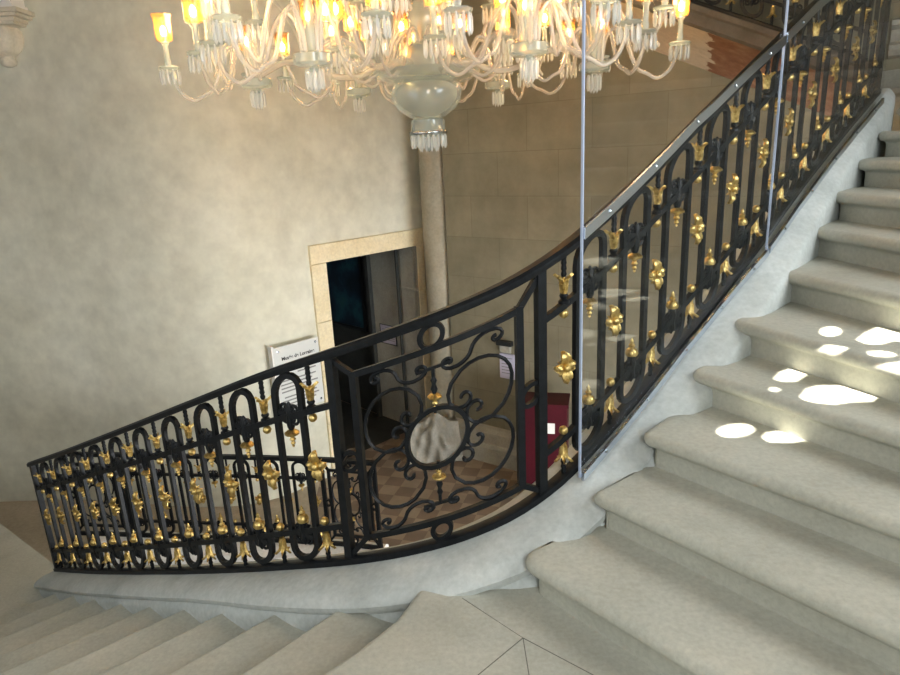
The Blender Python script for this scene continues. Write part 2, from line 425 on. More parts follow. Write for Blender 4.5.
def build_railing(path, root, loops, gaps, rails, posts, panels=(), H=.95, s0=0., s1=None, open_top=False):
    org = wp(root); s1 = path.L if s1 is None else s1
    ts = path.span(s0, s1, .06)
    mb = MB(); sweep(mb, path, ts, [(-.027, H-.030), (.027, H-.030), (.031, H-.018), (.031, H-.004), (.020, H+.008), (-.020, H+.008), (-.031, H-.004), (-.031, H-.018)])
    part('handrail', mb, 'iron', root, 40)
    mb = MB(); sweep(mb, path, ts, [(-.026, -.014), (.026, -.014), (.026, .012), (.016, .018), (-.016, .018), (-.026, .012)])
    part('base_rail', mb, 'iron', root, 40)
    for a, b in rails:
        for nm, h in (('upper_rail', .725), ('lower_rail', .172)):
            mb = MB(); bar2d(mb, path, [(t, h) for t in path.span(a, b, .06)], .013, .012)
            part(nm, mb, 'iron', root)
    for s_ in posts:
        mb = MB(); bar2d(mb, path, [(s_, .0), (s_, H-.02)], .018, .018); part('post', mb, 'iron', root)
    hw = .074; n = 9
    for s_ in loops:
        pts = []
        top, bot = H-.030-.014-hw, .018+.014+hw
        for i in range(n+1):
            a = PI*i/n; pts.append((s_+hw*math.cos(a), top+hw*math.sin(a)))
        for i in range(n+1):
            a = PI+PI*i/n; pts.append((s_+hw*math.cos(a), bot+hw*math.sin(a)))
        mb = MB(); bar2d(mb, path, pts, .0130, .0105, 4, True)
        lo = part('loop_baluster', mb, 'iron', root)
        for nm, me, h, fl in (('scroll_ornament', ORN['xs'], .735, 0), ('gilded_drop', ORN['drop'], .665, 0), ('scroll_ornament', ORN['xs'], .155, 1), ('gilded_finial', ORN['finial'], .215, 0)):
            M = path.frame(s_, h) @ Matrix.Scale(.9 if me is not ORN['xs'] else 1, 4)
            inst(nm, me, M @ FLIP if fl else M, lo, V((0, 0, 0)))
    for s_ in gaps:
        inst('gilded_rosette', ORN['rosette'], path.frame(s_, .475) @ Matrix.Scale(1.06, 4) @ Matrix.Rotation(random.uniform(-.25, .25), 4, 'Y'), root, org)
        for up in (1, -1):
            h_sp, h_be, h_co, h_ba = ((.845, .785, .738, .69) if up > 0 else (.115, .112, .158, .212))
            if up > 0:
                inst('twisted_spindle', ORN['spindle'], path.frame(s_, .835), root, org)
                b = inst('gilded_bellflower', ORN['bell'], path.frame(s_, .764) @ Matrix.Scale(.86, 4), root, org)
                inst('collar', ORN['collar'], path.frame(s_, .728), root, org)
                inst('gilded_ball', ORN['ball'], path.frame(s_, .692), root, org)
            else:
                inst('twisted_spindle', ORN['spindle'], path.frame(s_, .012), root, org)
                b = inst('gilded_bellflower', ORN['bell'], path.frame(s_, .150) @ FLIP @ Matrix.Scale(.86, 4), root, org)
                inst('gilded_ball', ORN['ball'], path.frame(s_, .205), root, org)
    for (a, b) in panels:
        w = (b-a); m = (a+b)/2; fa, fb = a+.10*min(1, w/.8), b-.09*min(1, w/.8); hb, ht = .10, H-.125
        fr = MB()
        bar2d(fr, path, [(t, ht) for t in path.span(fa, fb, .05)], .012, .012); bar2d(fr, path, [(t, hb) for t in path.span(fa, fb, .05)], .012, .012)
        for f_ in (fa, fb): bar2d(fr, path, [(f_, hb-.012), (f_, ht+.012)], .0145, .0125)
        for f_, p_ in ((fa, a), (fb, b)):
            bar2d(fr, path, [(f_, ht), (p_, H-.035)], .011, .011); bar2d(fr, path, [(f_, hb), (p_, .015)], .011, .011)
        part('panel_frame', fr, 'iron', root)
        k = (fb-fa)/.68; cm = (fa+fb)/2; hc = (hb+ht)/2
        def ring(cx_, cy_, r, wv=.010):
            mb = MB(); bar2d(mb, path, [(cx_+r*min(1, k*1.2)*math.cos(q), cy_+r*math.sin(q)) for q in [2*PI*i/28 for i in range(28)]], wv, .010, 4, True)
            return mb
        part('centre_ring', ring(cm, hc, .122, .009), 'iron', root, 40)
        for cx_, cy_, r in ((cm, (ht+H-.03)/2, .044), (cm, (hb+.015)/2, .038), ((fb+b)/2, hc, .042), ((fa+a)/2, hc, .042)):
            part('small_ring', ring(cx_, cy_, r if cx_ == cm else min(r, w/.8*.045), .009), 'iron', root, 40)
        C = scroll2d(.132, 2.9, 1.25, .008)
        for sx, sy in ((1, 1), (1, -1), (-1, 1), (-1, -1)):
            ang = math.atan2(sy*.62, sx*.78)
            pts = place2d(C, 0, 0, ang)
            mb = MB(); bar2d(mb, path, [(cm+k*(sx*.175+x), hc+sy*.122+y) for x, y in pts], .0078, .010, 5)
            sc = part('c_scroll', mb, 'iron', root, 50)
        Sc = scroll2d(.056, 2.6, 1.1, .006, -1)
        for sx, sy in ((1, 1), (-1, 1), (1, -1), (-1, -1)):
            pts = place2d(Sc, 0, 0, math.radians(12)*sx*sy, flip=(sx*sy < 0))
            mb = MB(); bar2d(mb, path, [(cm+k*(sx*.150+x*1.25), hc+sy*.300+y*.9) for x, y in pts], .008, .009, 5)
            part('s_scroll', mb, 'iron', root, 50)
        for sy in (1, -1):
            mb = MB(); bar2d(mb, path, [(cm-.07*k, hc+sy*.285), (cm+.07*k, hc+sy*.285)], .006, .006); bar2d(mb, path, [(cm, hc+sy*.285), (cm, hc+sy*.102)], .006, .006)
            M = path.frame(cm, hc+sy*.20)
            mb.lathe([(.006, -.05), (.013, -.035), (.007, -.02), (.014, 0), (.007, .02), (.013, .035), (.006, .05)], 8, M)
            sp = part('pendant_spindle', mb, 'iron', root, 50)
            inst('gilded_drop', ORN['drop'], path.frame(cm, hc+sy*.155+(.03 if sy > 0 else -.03)) @ (Matrix.Identity(4) if sy > 0 else FLIP) @ Matrix.Scale(.8, 4), sp, V((0, 0, 0)))

LL = [3.266, 2.966, 2.656, 2.320, 1.965, 1.625, 1.30, .96, .62, .29]
RL = [4.618, 4.891, 5.168, 5.45, 5.75, 6.07, 6.40, 6.76, 7.15, 7.53, 7.88]
gl = [3.392] + [(a+b)/2 for a, b in zip(LL, LL[1:])] + [.14]
gr = [4.475] + [(a+b)/2 for a, b in zip(RL, RL[1:])]
rail = thing('stair_railing', tuple(RAIL(3.94)), 'long black wrought iron stair railing with gilded flowers, in the foreground', 'railing')
build_railing(RAIL, rail, LL+RL, gl+gr, [(0, 3.513), (4.366, RAIL.L)], [.02, 3.513, 4.366, RAIL.L-.02], [(3.513, 4.366)])
# the railing of the flight that climbs behind, over the well
UPP = Path([(3.13, 5.06, 2.10)] + [(3.13-.8*t, 5.06+.6*t, 2.10+.455*t) for t in (.3, .8, 1.4, 2.0, 2.6, 3.4)])
up_rail = thing('stair_railing', tuple(UPP(.2)), 'black and gilt stair railing of the upper flight, high at the top right', 'railing')
ul = [.2+.31*i for i in range(10)]
build_railing(UPP, up_rail, ul, [u+.155 for u in ul[:-1]], [(0, UPP.L)], [.02], [])
# the low railing across the lower floor
ZL = -2.185
p_r = V((-.775, 5.68, ZL)); LOWP = Path([(-5.0, 6.35, ZL), (-4.3, 6.27, ZL), (-3.1, 6.10, ZL), (-2.05, 5.945, ZL), (-1.23, 5.80, ZL), tuple(p_r)])
low = thing('stair_railing', tuple(LOWP(2)), 'lower black railing seen through the balusters, on the pale curb by the door', 'railing')
LWl = [LOWP.L-.80-.31*i for i in range(7)]
a0 = LOWP.L-.80-.31*6-.12
build_railing(LOWP, low, LWl, [l+.155 for l in LWl[1:]]+[LOWP.L-.66], [(a0, LOWP.L-.57)], [LOWP.L-.02, LOWP.L-.57, a0, a0-.62], [(LOWP.L-.57, LOWP.L-.02), (a0-.62, a0)], s0=a0-.64)
mb = MB()
sweep(mb, LOWP, LOWP.span(1.15, LOWP.L+.0, .1), [(-.16, ZF-ZL), (-.16, -.06), (-.10, -.016), (.12, -.016), (.22, -.06), (.24, -.12), (.20, -.16), (.22, ZF-ZL)])
endc = LOWP.p[-1]
tag(part('stone_curb', mb, 'lit_curb_stone', None, 40), 'pale stone curb under the lower railing near the doorway', 'curb')

# ------------------------------------------------------------------ stone curb (stringer)
def wcurb(t): return lerp_tab([(0, .9), (2.5, .92), (3.3, 1.15), (4.0, 1.28), (4.6, 1.22), (5.6, 1.05), (6.6, .8), (8.1, .55)], t)
def zc_(t, z): return z*lerp_tab([(0, .6), (2.8, .62), (3.7, .85), (9, .85)], t) if z > -.3 else z
mb = MB()
prof = [(-.15, -1.0), (-.15, -.13), (-.14, -.07), (-.12, -.04), (-.08, -.018), (.05, -.016), (.085, -.022), (.14, -.045), (.175, -.072), (.192, -.105), (.188, -.135), (.170, -.152), (.168, -.168), (.178, -.185), (.19, -.23), (.20, -.32), (.205, -1.0)]
prof2 = prof[:6] + [(.085, -.018), (.11, -.026), (.13, -.034), (.145, -.041), (.16, -.049), (.17, -.055), (.18, -.061), (.19, -.068), (.20, -.08), (.208, -.12), (.21, -1.0)]
rg = []
for t in [-.16, -.08, -.0] + RAIL.span(.06, RAIL.L-.02, .07) + [RAIL.L]:
    k = wcurb(t)
    if t < 0:
        q = RAIL.tan(0); b0 = RAIL(0)+q*t+V((0, 0, .51*t)); nn = RAIL.nor(0)
        rg.append([b0+nn*(o*(k if o > .07 else 1)*(1+t*.5))+V((0, 0, zc_(0, z) if z > -1 else -.42)) for o, z in prof])
    else:
        m = lerp_tab([(0, 0), (4.35, 0), (5.1, 1), (9, 1)], t)
        bz = min(-1.0, -.45-RAIL(t).z) if t > 4.9 else lerp_tab([(0, -.42), (3.0, -.46), (3.6, -.55), (4.9, -1.0)], t)  # unseen lower edge shaped for light: deeper right blocks it, shallower left passes it
        rg.append([RAIL(t, bz if z <= -1 else zc_(t, z)*(1-m)+z2*m, (o*(1-m)+o2*m)*(k if o > .07 else 1)) for (o, z), (o2, z2) in zip(prof, prof2)])
q = RAIL.tan(RAIL.L); e0 = RAIL(RAIL.L)
for a in (.06, .12, .17):
    nn = RAIL.nor(RAIL.L); rg.append([e0+q*a+nn*(o*.55*(1-a*1.5))+V((0, 0, (z if z > -1 else -2.3)+.25*a)) for o, z in prof2])
mb.rings(rg, True, True)
curb = tag(part('stone_stringer', mb, 'curb', None, 35), 'moulded pale stone stringer curving under the foreground iron railing', 'stair stringer')

# ------------------------------------------------------------------ stairs
AR, DR = V((3.29, 1.38, 0)), V((.72, .69, 0)).normalized()          # wall on the right, behind the camera
BF, DF = V((-3.14, 1.37, 0)), V((-.77, .64, 0)).normalized()       # wall in front-left, behind the camera
def hit(p, d, a, e):        # 2D: p + d*t on line a + e*u
    den = d.x*e.y-d.y*e.x; w = a-p; return (w.x*e.y-w.y*e.x)/den
def step_mesh(A, Ln, d, down, length, z, depth, rad=.10, drop=.34, back_d=None):
    """A: start inside the curb, Ln: left corner, d: nose direction, down: outward horizontal direction"""
    A, Ln = V(A), V(Ln); pts = []
    e = (A-Ln)
    el = e.length; e.normalize()
    pts.append(A)
    if el > rad: pts.append(Ln+e*rad)
    for i in range(1, 8):
        u = i/8; a, b, c = Ln+e*rad, Ln, Ln+d*rad
        pts.append(a*(1-u)**2+b*2*u*(1-u)+c*u*u)
    k = 9
    for i in range(k+1): pts.append(Ln+d*(rad+(length-rad)*i/k))
    # little wear on the nosing line
    ns = []
    for i, p in enumerate(pts):
        t = pts[min(i+1, len(pts)-1)]-pts[max(i-1, 0)]; t.normalize()
        n = V((t.y, -t.x, 0))
        if n.dot(down) < 0 and i > 3: n = -n
        ns.append(n)
    if ns[0].dot(ns[4]) < -.2: ns = [(-x if i < 3 else x) for i, x in enumerate(ns)]
    bd = back_d or (-down)
    r = .031; rg = []
    prof = [(None, 0)] + [(-.028, 0)] + [(-r+r*math.sin(PI*q/6), -r+r*math.cos(PI*q/6)) for q in range(1, 7)] + [(-.038, -2*r-.002), (-.046, -2*r-.010), (-.050, -2*r-.022), (-.050, -drop), (None, -drop)]
    for i, (p, n) in enumerate(zip(pts, ns)):
        row = []
        for o, dz in prof:
            q = p+bd*depth if o is None else p+n*o
            row.append(V((q.x, q.y, z+dz)))
        rg.append(row)
    return MB().rings(rg, True, True)
Lr = [(.237, 2.073), (.533, 2.221), (.774, 2.395), (1.064, 2.66), (1.32, 2.865), (1.655, 3.23), (1.985, 3.56), (2.235, 3.757), (2.55, 4.06), (2.88, 4.40), (3.18, 4.70), (3.47, 4.98), (3.77, 5.25)]
Ar = [51, 52, 53, 60, 68, 75, 82, 84, 84, 84, 84, 84, 84]
flight_up = thing('stone_staircase', (1.4, 2.2, 0), 'worn pale stone flight climbing to the right, with patches of sunlight', 'staircase')
for i, (L_, an) in enumerate(zip(Lr, Ar)):
    d = V((math.cos(math.radians(an)), -math.sin(math.radians(an)), 0)); down = V((d.y, -d.x, 0))
    L3 = V((*L_, 0)); s_t = hit(L3, d, AR, DR)-.004
    # go into the curb along the flight
    best = min(RAIL.span(3.6, RAIL.L, .04), key=lambda t: (RAIL(t).xy-L3.xy).length)
    L3 = L3-d*(.03 if i < 1 else .022)+down*(.022 if i < 1 else .012)
    A = L3+RAIL.tan(best)*.30-RAIL.nor(best)*(.13 if i < 1 else .05) if i < 11 else L3-d*.5
    mb = step_mesh(A, L3, d, down, s_t, RISE*(i+1), .75 if i < 5 else .55, (.10 if i < 1 else .04) if i < 11 else .01)
    part('step', mb, 'step', flight_up, 40)
Ll = [(-.54, 2.217), (-.83, 2.449), (-1.127, 2.705), (-1.428, 2.953), (-1.735, 3.205), (-2.042, 3.46), (-2.384, 3.723), (-2.713, 3.978), (-3.027, 4.222), (-3.351, 4.482)]
Al = [(-.68, -.73), (-.72, -.69), (-.755, -.655), (-.765, -.64), (-.765, -.64), (-.765, -.64), (-.765, -.64), (-.765, -.64), (-.765, -.64), (-.765, -.64)]
flight_dn = thing('stone_staircase', (-2.4, 2.8, -1.6), 'pale stone flight descending to the left below the railing', 'staircase')
for i, (L_, dd) in enumerate(zip(Ll[:9], Al)):
    d = V((*dd, 0)).normalized(); down = V((d.y, -d.x, 0))
    if down.x > 0: down = -down
    L3 = V((*L_, 0)); s_t = hit(L3, d, BF, DF)-.004
    best = min(RAIL.span(0, 3.9, .04), key=lambda t: (RAIL(t).xy-L3.xy).length)
    A = L3-d*.15-down*.02
    mb = step_mesh(A, L3-d*.03, d, down, s_t+.03, -.16*(i+1), .62, .02, .36)
    part('step', mb, 'step', flight_dn, 40)
# landing between the two flights
cor_t = hit(AR, -DR, BF, -DF); CORN = AR-DR*cor_t
nose = [V((-.10, 2.19, 0)), V((-.17, 2.12, 0)), V((-.205, 2.05, 0)), V((-.244, 1.967, 0)), V((-.362, 1.833, 0)), V((-.478, 1.721, 0))]
dn = V((-.66, -.75, 0)).normalized(); tl = hit(nose[-1], dn, BF, DF)-.004
for q in (.25, .5, .75, 1): nose.append(nose[-1 if q == .25 else -1]+dn*tl*.25)
d1 = V((math.cos(math.radians(51)), -math.sin(math.radians(51)), 0)); L1 = V((*Lr[0], 0)); u1 = V((-d1.y, d1.x, 0))
r1 = L1+d1*(hit(L1, d1, AR, DR)-.004)
back = [V((.02, 2.22, 0)), V((.12, 2.20, 0)), L1+V((.0, .07, 0)), L1+u1*.12+d1*.1, r1+u1*.12, CORN+(AR-CORN).normalized()*.02]
mb = MB(); n = len(nose); rg = []
down0 = V((-.75, .66, 0))
for i, p in enumerate(nose):
    t = nose[min(i+1, n-1)]-nose[max(i-1, 0)]; t.normalize(); nn = V((t.y, -t.x, 0)); nn = nn if nn.dot(down0) > 0 else -nn
    r = .027
    rg.append([p+nn*o+V((0, 0, dz)) for o, dz in [(-.028, 0)]+[(-r+r*math.sin(PI*q/6), -r+r*math.cos(PI*q/6)) for q in range(1, 7)]+[(-.046, -2*r-.012), (-.046, -.36)]])
mb.rings(rg, False, False)
top = [r_[0] for r_ in rg] + [back[5], back[4], back[3], back[2], back[1], back[0]]
bot = [V((p.x, p.y, -.36)) for p in top]
mb.add(top, [tuple(range(len(top)))]); mb.add(bot, [tuple(range(len(bot)))])
k = len(top); mb.add(top+bot, [(i, (i+1) % k, (i+1) % k+k, i+k) for i in range(n-1, k)])
landing = struct('landing', mb, 'step', 40)
jt = MB()
J0 = at_z(523, 638, 0)
def strip(p, q, w=.0035, z=.0008):
    p, q = V((p.x, p.y, 0)), V((q.x, q.y, 0)); t = (q-p).normalized(); m_ = V((-t.y, t.x, 0))*w*.5
    jt.hexa([p-m_+V((0, 0, -.004)), q-m_+V((0, 0, -.004)), q+m_+V((0, 0, -.004)), p+m_+V((0, 0, -.004))], [p-m_+V((0, 0, z)), q-m_+V((0, 0, z)), q+m_+V((0, 0, z)), p+m_+V((0, 0, z))])
for a, b in (((523, 638), (460, 690)), ((523, 638), (533, 700)), ((523, 638), (610, 684)), ((523, 638), (462, 598))):
    p, q = at_z(*a, 0), at_z(*b, 0); strip(p, p+(q-p)*1.6 if b[1] > 640 else q, .003 if b[1] > 640 else .0015)
part('paving_joint', jt, 'joint', landing)
# lower landing on the left
mb = MB()
uL = V((.64, .77, 0)); e1 = V((-3.30, 4.60, 0))
vL = V((-.79, .61, 0)).normalized()
pts = [V((-2.9, 4.28, 0)), e1+V((.02, .06, 0)), e1+vL*4.6, e1+vL*4.6-uL*4.2, V((-4.9, 1.2, 0)), V((-3.6, 1.9, 0)) ]
pts = [V((-2.85, 4.22, 0)), V((-3.414+.05, 4.773-.03, 0)), V((-4.362, 5.515, 0)), V((-7.0, 7.5, 0)), V((-9.0, 5.0, 0)), BF+DF*2.4, BF+DF*.3]
mb.rings([[V((p.x, p.y, -1.60)) for p in pts], [V((p.x, p.y, -1.86)) for p in pts]], True, True)
struct('landing', mb, 'step')
# supporting stone beneath the flights (side walls of the well)
# upper landing at right
zt = RISE*13
mb = MB()
pts = [V((3.80, 5.28, 0)), V((3.66, 5.72, 0)), V((3.72, 5.86, 0)), V((7.2, 3.25, 0)), V((5.6, 3.55, 0)), V((3.9, 4.2, 0))]
mb.rings([[V((p.x, p.y, zt-.002)) for p in pts], [V((p.x, p.y, zt-.3)) for p in pts]], True, True)
struct('landing', mb, 'step')

# ------------------------------------------------------------------ upper flight (soffit over the well)
mb = MB(); mo = MB(); mr = MB()
W0, WD, WN = V((3.13, 5.06, 0)), V((-.8, .6, 0)), V((.6, .8, 0))
def upt(t, w, h): p = W0+WD*t+WN*w; return V((p.x, p.y, 2.10+.455*t+h))
wW = 1.03
def slabq(m, t0, t1, prof):
    m.rings([[upt(t, w, h) for w, h in prof] for t in (t0, t1)], True, True)
upflight = thing('stone_staircase', tuple(upt(.3, .5, -.3)), 'upper stone flight crossing overhead at the top right, seen from below', 'staircase')
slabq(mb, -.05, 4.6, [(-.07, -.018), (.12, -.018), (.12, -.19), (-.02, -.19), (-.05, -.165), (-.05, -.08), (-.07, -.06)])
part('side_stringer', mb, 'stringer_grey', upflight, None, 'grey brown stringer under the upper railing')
slabq(mo, -.05, 4.6, [(.12, -.05), (wW, -.20), (wW, -.52), (.72, -.42), (.4, -.30), (.0, -.188), (.12, -.175)])
me = mo.mesh('soffit', ['soffit', 'soffit_red'], 35)
def soffit_mat():
    m = MAT['soffit']; nt = m.node_tree
    b = [x for x in nt.nodes if x.type == 'BSDF_PRINCIPLED'][0]
    src = b.inputs['Base Color'].links[0].from_socket
    co = objco(nt); nz = noise(nt, 7, 4, .7, co)
    vm = N(nt, 'ShaderNodeVectorMath', _operation='DOT_PRODUCT'); nt.links.new(co, vm.inputs[0]); vm.inputs[1].default_value = (-.93, .36, 0)
    ma = N(nt, 'ShaderNodeMath', _operation='MULTIPLY_ADD'); nt.links.new(nz, ma.inputs[0]); ma.inputs[1].default_value = .30; nt.links.new(vm.outputs['Value'], ma.inputs[2])
    gt = N(nt, 'ShaderNodeMath', _operation='LESS_THAN'); nt.links.new(ma.outputs[0], gt.inputs[0]); gt.inputs[1].default_value = .13
    red = ramp(nt, noise(nt, 7, 5, .7, co), [(.3, (.20, .085, .045)), (.5, (.30, .14, .075)), (.75, (.42, .25, .15))])
    c = mix_col(nt, gt.outputs[0], src, red)
    nt.links.new(c, b.inputs['Base Color'])
soffit_mat()
part('soffit', me, None, upflight)
for k in range(12):
    mb = MB(); t0 = .02+k*.349
    z = 2.10+.455*t0-.03
    a, b = W0+WD*t0+WN*.125, W0+WD*t0+WN*(wW-.03); c_, d_ = b+WD*.36, a+WD*.36
    mb.hexa([V((p.x, p.y, z-.09-dz)) for p, dz in ((a, 0), (b, 0), (c_, -.15), (d_, -.15))], [V((p.x, p.y, z)) for p in (a, b, c_, d_)])
    part('step', mb, 'step', upflight)

# ------------------------------------------------------------------ room shell
CEIL = 6.4
DP, DD, DN = V((-1.808, 7.877, 0)), V((.70, .714, 0)), V((.714, -.70, 0))       # door wall origin, along, into the room
DD.normalize(); DN.normalize()
def dw(s_, z, n=0.): p = DP+DD*s_+DN*n; return V((p.x, p.y, z))
plan = [(-9.2, 7.72), (-7, 7.74), (-5, 7.68), (-4.3, 7.55), (-3.7, 7.40), (-3.2, 7.31), (-2.8, 7.30), (-2.5, 7.35), (-2.25, 7.48), (-2.05, 7.65)]
S0, S1, ZT = .40, 1.96, .325
mb = MB()
cols = [(V((x, y, 0)), ZF) for x, y in plan]+[(dw(0, 0), ZF)]
def wallq(a, b, z0, z1, th, nn):
    back_ = -nn*th
    mb.hexa([V((a.x, a.y, z0)), V((b.x, b.y, z0)), V((b.x, b.y, z0))+back_, V((a.x, a.y, z0))+back_], [V((a.x, a.y, z1)), V((b.x, b.y, z1)), V((b.x, b.y, z1))+back_, V((a.x, a.y, z1))+back_])
pl = [c for c, _ in cols]
vs = [V((p.x, p.y, z)) for z in (ZF, CEIL) for p in pl]; m_ = len(pl)
mb.add(vs, [(i, i+1, m_+i+1, m_+i) for i in range(m_-1)])
struct('wall_left', mb, 'plaster', 60)
mb = MB()
for s0_, s1_, z0_ in ((0, S0, ZF), (S0, S1, ZT), (S1, 2.6, ZF)):
    mb.hexa([dw(s0_, z0_), dw(s1_, z0_), dw(s1_, z0_, -.06), dw(s0_, z0_, -.06)], [dw(s0_, CEIL), dw(s1_, CEIL), dw(s1_, CEIL, -.06), dw(s0_, CEIL, -.06)])
struct('wall_door', mb, 'plaster')

mb = MB(); mb.tube(cr([at_plane(x, y, DP, DN) for x, y in ((246, -34), (262, -12), (278, 6), (291, 24), (299, 42), (304, 62))]), .018, 8)
struct('trim_3', mb, 'plaster', 60)
# corner pier with rounded shaft
mb = MB(); C0 = V((-.075, 8.93, 0))
mb.lathe([(.34, ZF), (.34, ZF+.35), (.30, ZF+.38), (.235, ZF+.45), (.225, ZF+.5), (.225, CEIL)], 24, Matrix.Translation(C0))
pr_ = struct('trim_1', mb, 'pier_stone', 40)
mb = MB(); mb.add([V((.02, 8.65, ZF)), V((-.02, 9.35, ZF)), V((-.02, 9.35, CEIL)), V((.02, 8.65, CEIL))], [(0, 1, 2, 3)])
mb.add([V((-.02, 9.35, ZF)), dw(2.6, ZF), dw(2.6, CEIL), V((-.02, 9.35, CEIL))], [(0, 1, 2, 3)])
struct('wall_corner', mb, 'passage_stone')
# far stone wall in its own frame so the blocks run along it
bw = link(bpy.data.objects.new('wall_back', None))
COL.objects.unlink(bw); bpy.data.objects.remove(bw)
def wall_obj(name, p, d, length, z0, z1, mat, th=.3, holes=None):
    ang = math.atan2(d.y, d.x); mb = MB(); mb.box(0, length, 0, th, z0, z1)
    o = part(name, mb, mat); o.location = p; o.rotation_euler.z = ang; o['kind'] = 'structure'; return o
WB, WBD = V((.02, 8.65, 0)), V((.8, -.6, 0))
wall_obj('wall_back', WB, WBD, 9.0, ZF, CEIL, 'blocks')
mb = MB()
p0, p1 = WB+WBD*.02, WB+WBD*4.2; nb = V((-.6, -.8, 0))
prof = [(0, ZF), (.16, ZF), (.16, ZF+.22), (.11, ZF+.27), (.10, ZF+.42), (.05, ZF+.47), (0, ZF+.49)]
mb.rings([[V((p.x, p.y, 0))+nb*o+V((0, 0, z)) for o, z in prof] for p in (p0, p1)], True, True)
struct('baseboard_back', mb, 'passage_stone')
# moulding on the wall above the upper landing
mb = MB(); p0, p1 = WB+WBD*4.70, WB+WBD*8.8
prof = [(0, 0), (.05, .02), (.08, .06), (.08, .10), (.03, .13), (.03, .22), (.07, .25), (.07, .29), (0, .31)]
mb.rings([[V((p.x, p.y, zt+.10))+nb*o+V((0, 0, z)) for o, z in prof] for p in (p0, p1)], True, True)
struct('trim_2', mb, 'passage_stone', 30)
# floor
mb = MB(); mb.box(-9.5, 8.5, -3.5, 13, ZF-.2, ZF)
struct('floor', mb, 'checker')
mb = MB(); mb.rings([[V((x, y, z)) for x, y in ((-9, 5.2), (-.95, 5.5), (-.95, 5.95), (-1.75, 6.6), (-1.83, 7.84), (-9, 7.74))] for z in (ZF+.004, ZF-.05)], True, True)
struct('floor', mb, 'soffit_tan')
mb = MB(); mb.box(-9.5, 8.5, -3.5, 13, CEIL, CEIL+.2)
struct('ceiling', mb, 'old_stone')

# ------------------------------------------------------------------ doorway
door = link(bpy.data.objects.new('door_1', None)); door.location = dw(S0, ZF); WP[door.name] = V(door.location); door['kind'] = 'structure'
def blk(s0, s1, z0, z1, n0=-.02, n1=.035, g=.0025):
    mb = MB(); s0 += g; s1 -= g; z0 += g; z1 -= g
    e = .006
    b = [dw(s0, z0, n0), dw(s1, z0, n0), dw(s1, z1, n0), dw(s0, z1, n0)]; c = [dw(s0, z0, n1-e), dw(s1, z0, n1-e), dw(s1, z1, n1-e), dw(s0, z1, n1-e)]
    t = [dw(s0+e, z0+e, n1), dw(s1-e, z0+e, n1), dw(s1-e, z1-e, n1), dw(s0+e, z1-e, n1)]
    mb.rings([b, c, t], True, True); return mb
part('lintel', blk(.165, 2.20, ZT, .565), 'frame_stone', door)
for s0, s1 in ((.165, S0), (S1, 2.20)):
    zs = [ZF, ZF+.75, ZF+1.45, -.42, ZT] if s0 < 1 else [ZF, ZF+.9, -.95, -.33, ZT]
    for z0, z1 in zip(zs, zs[1:]): part('jamb_block', blk(s0, s1, z0, z1), 'frame_stone', door)
mb = MB(); mb.rings([[dw(s_, z, -.021) for s_, z in ((.16, ZF), (.16, .57), (2.205, .57), (2.205, ZF))], [dw(s_, z, .006) for s_, z in ((.16, ZF), (.16, .57), (2.205, .57), (2.205, ZF))]], True, True)
# reveal and passage behind: right-hand wall runs back
def pw(t, z, s_=1.975): return dw(s_, z, -t)
def quad(name, ps, mat):
    mb = MB(); mb.add(ps, [(0, 1, 2, 3)]); return part(name, mb, mat, door)
zc = ZT
quad('reveal', [pw(-.02, ZF, S1), pw(.35, ZF, S1), pw(.35, zc, S1), pw(-.02, zc, S1)], 'passage_stone')
mb = MB(); mb.box(0, .02, 0, .05, ZF, zc)
ang = math.atan2(-DN.y, -DN.x)
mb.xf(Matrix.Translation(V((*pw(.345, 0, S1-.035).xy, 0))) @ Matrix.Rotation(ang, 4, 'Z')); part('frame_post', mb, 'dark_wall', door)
quad('passage_wall', [pw(.30, ZF), pw(1.10, ZF), pw(1.10, zc+.3), pw(.30, zc+.3)], 'passage_stone')
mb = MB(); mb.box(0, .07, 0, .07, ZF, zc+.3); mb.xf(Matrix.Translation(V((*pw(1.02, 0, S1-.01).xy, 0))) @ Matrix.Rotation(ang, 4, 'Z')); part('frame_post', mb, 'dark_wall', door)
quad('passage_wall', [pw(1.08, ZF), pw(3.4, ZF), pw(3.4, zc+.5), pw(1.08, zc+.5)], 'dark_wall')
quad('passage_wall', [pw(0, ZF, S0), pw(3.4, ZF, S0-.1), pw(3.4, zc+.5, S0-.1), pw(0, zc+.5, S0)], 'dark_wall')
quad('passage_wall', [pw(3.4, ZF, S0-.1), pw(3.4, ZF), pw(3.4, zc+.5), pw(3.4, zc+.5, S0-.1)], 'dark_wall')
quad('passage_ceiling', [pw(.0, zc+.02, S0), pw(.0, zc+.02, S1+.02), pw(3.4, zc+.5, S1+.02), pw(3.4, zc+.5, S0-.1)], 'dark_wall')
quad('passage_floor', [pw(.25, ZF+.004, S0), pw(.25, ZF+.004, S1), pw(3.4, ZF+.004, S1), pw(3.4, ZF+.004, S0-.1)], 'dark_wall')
# horizontal moulding seen on the passage wall and reveal
mb = MB()
for t0, t1, s_ in ((.0, .35, S1), (.40, 1.0, 1.975)):
    mb.rings([[pw(t, z, s_-o) for o, z in ((0, -.30), (.012, -.31), (.012, -.34), (0, -.35))] for t in (t0, t1)], True, True)
part('string_course', mb, 'passage_stone', door)
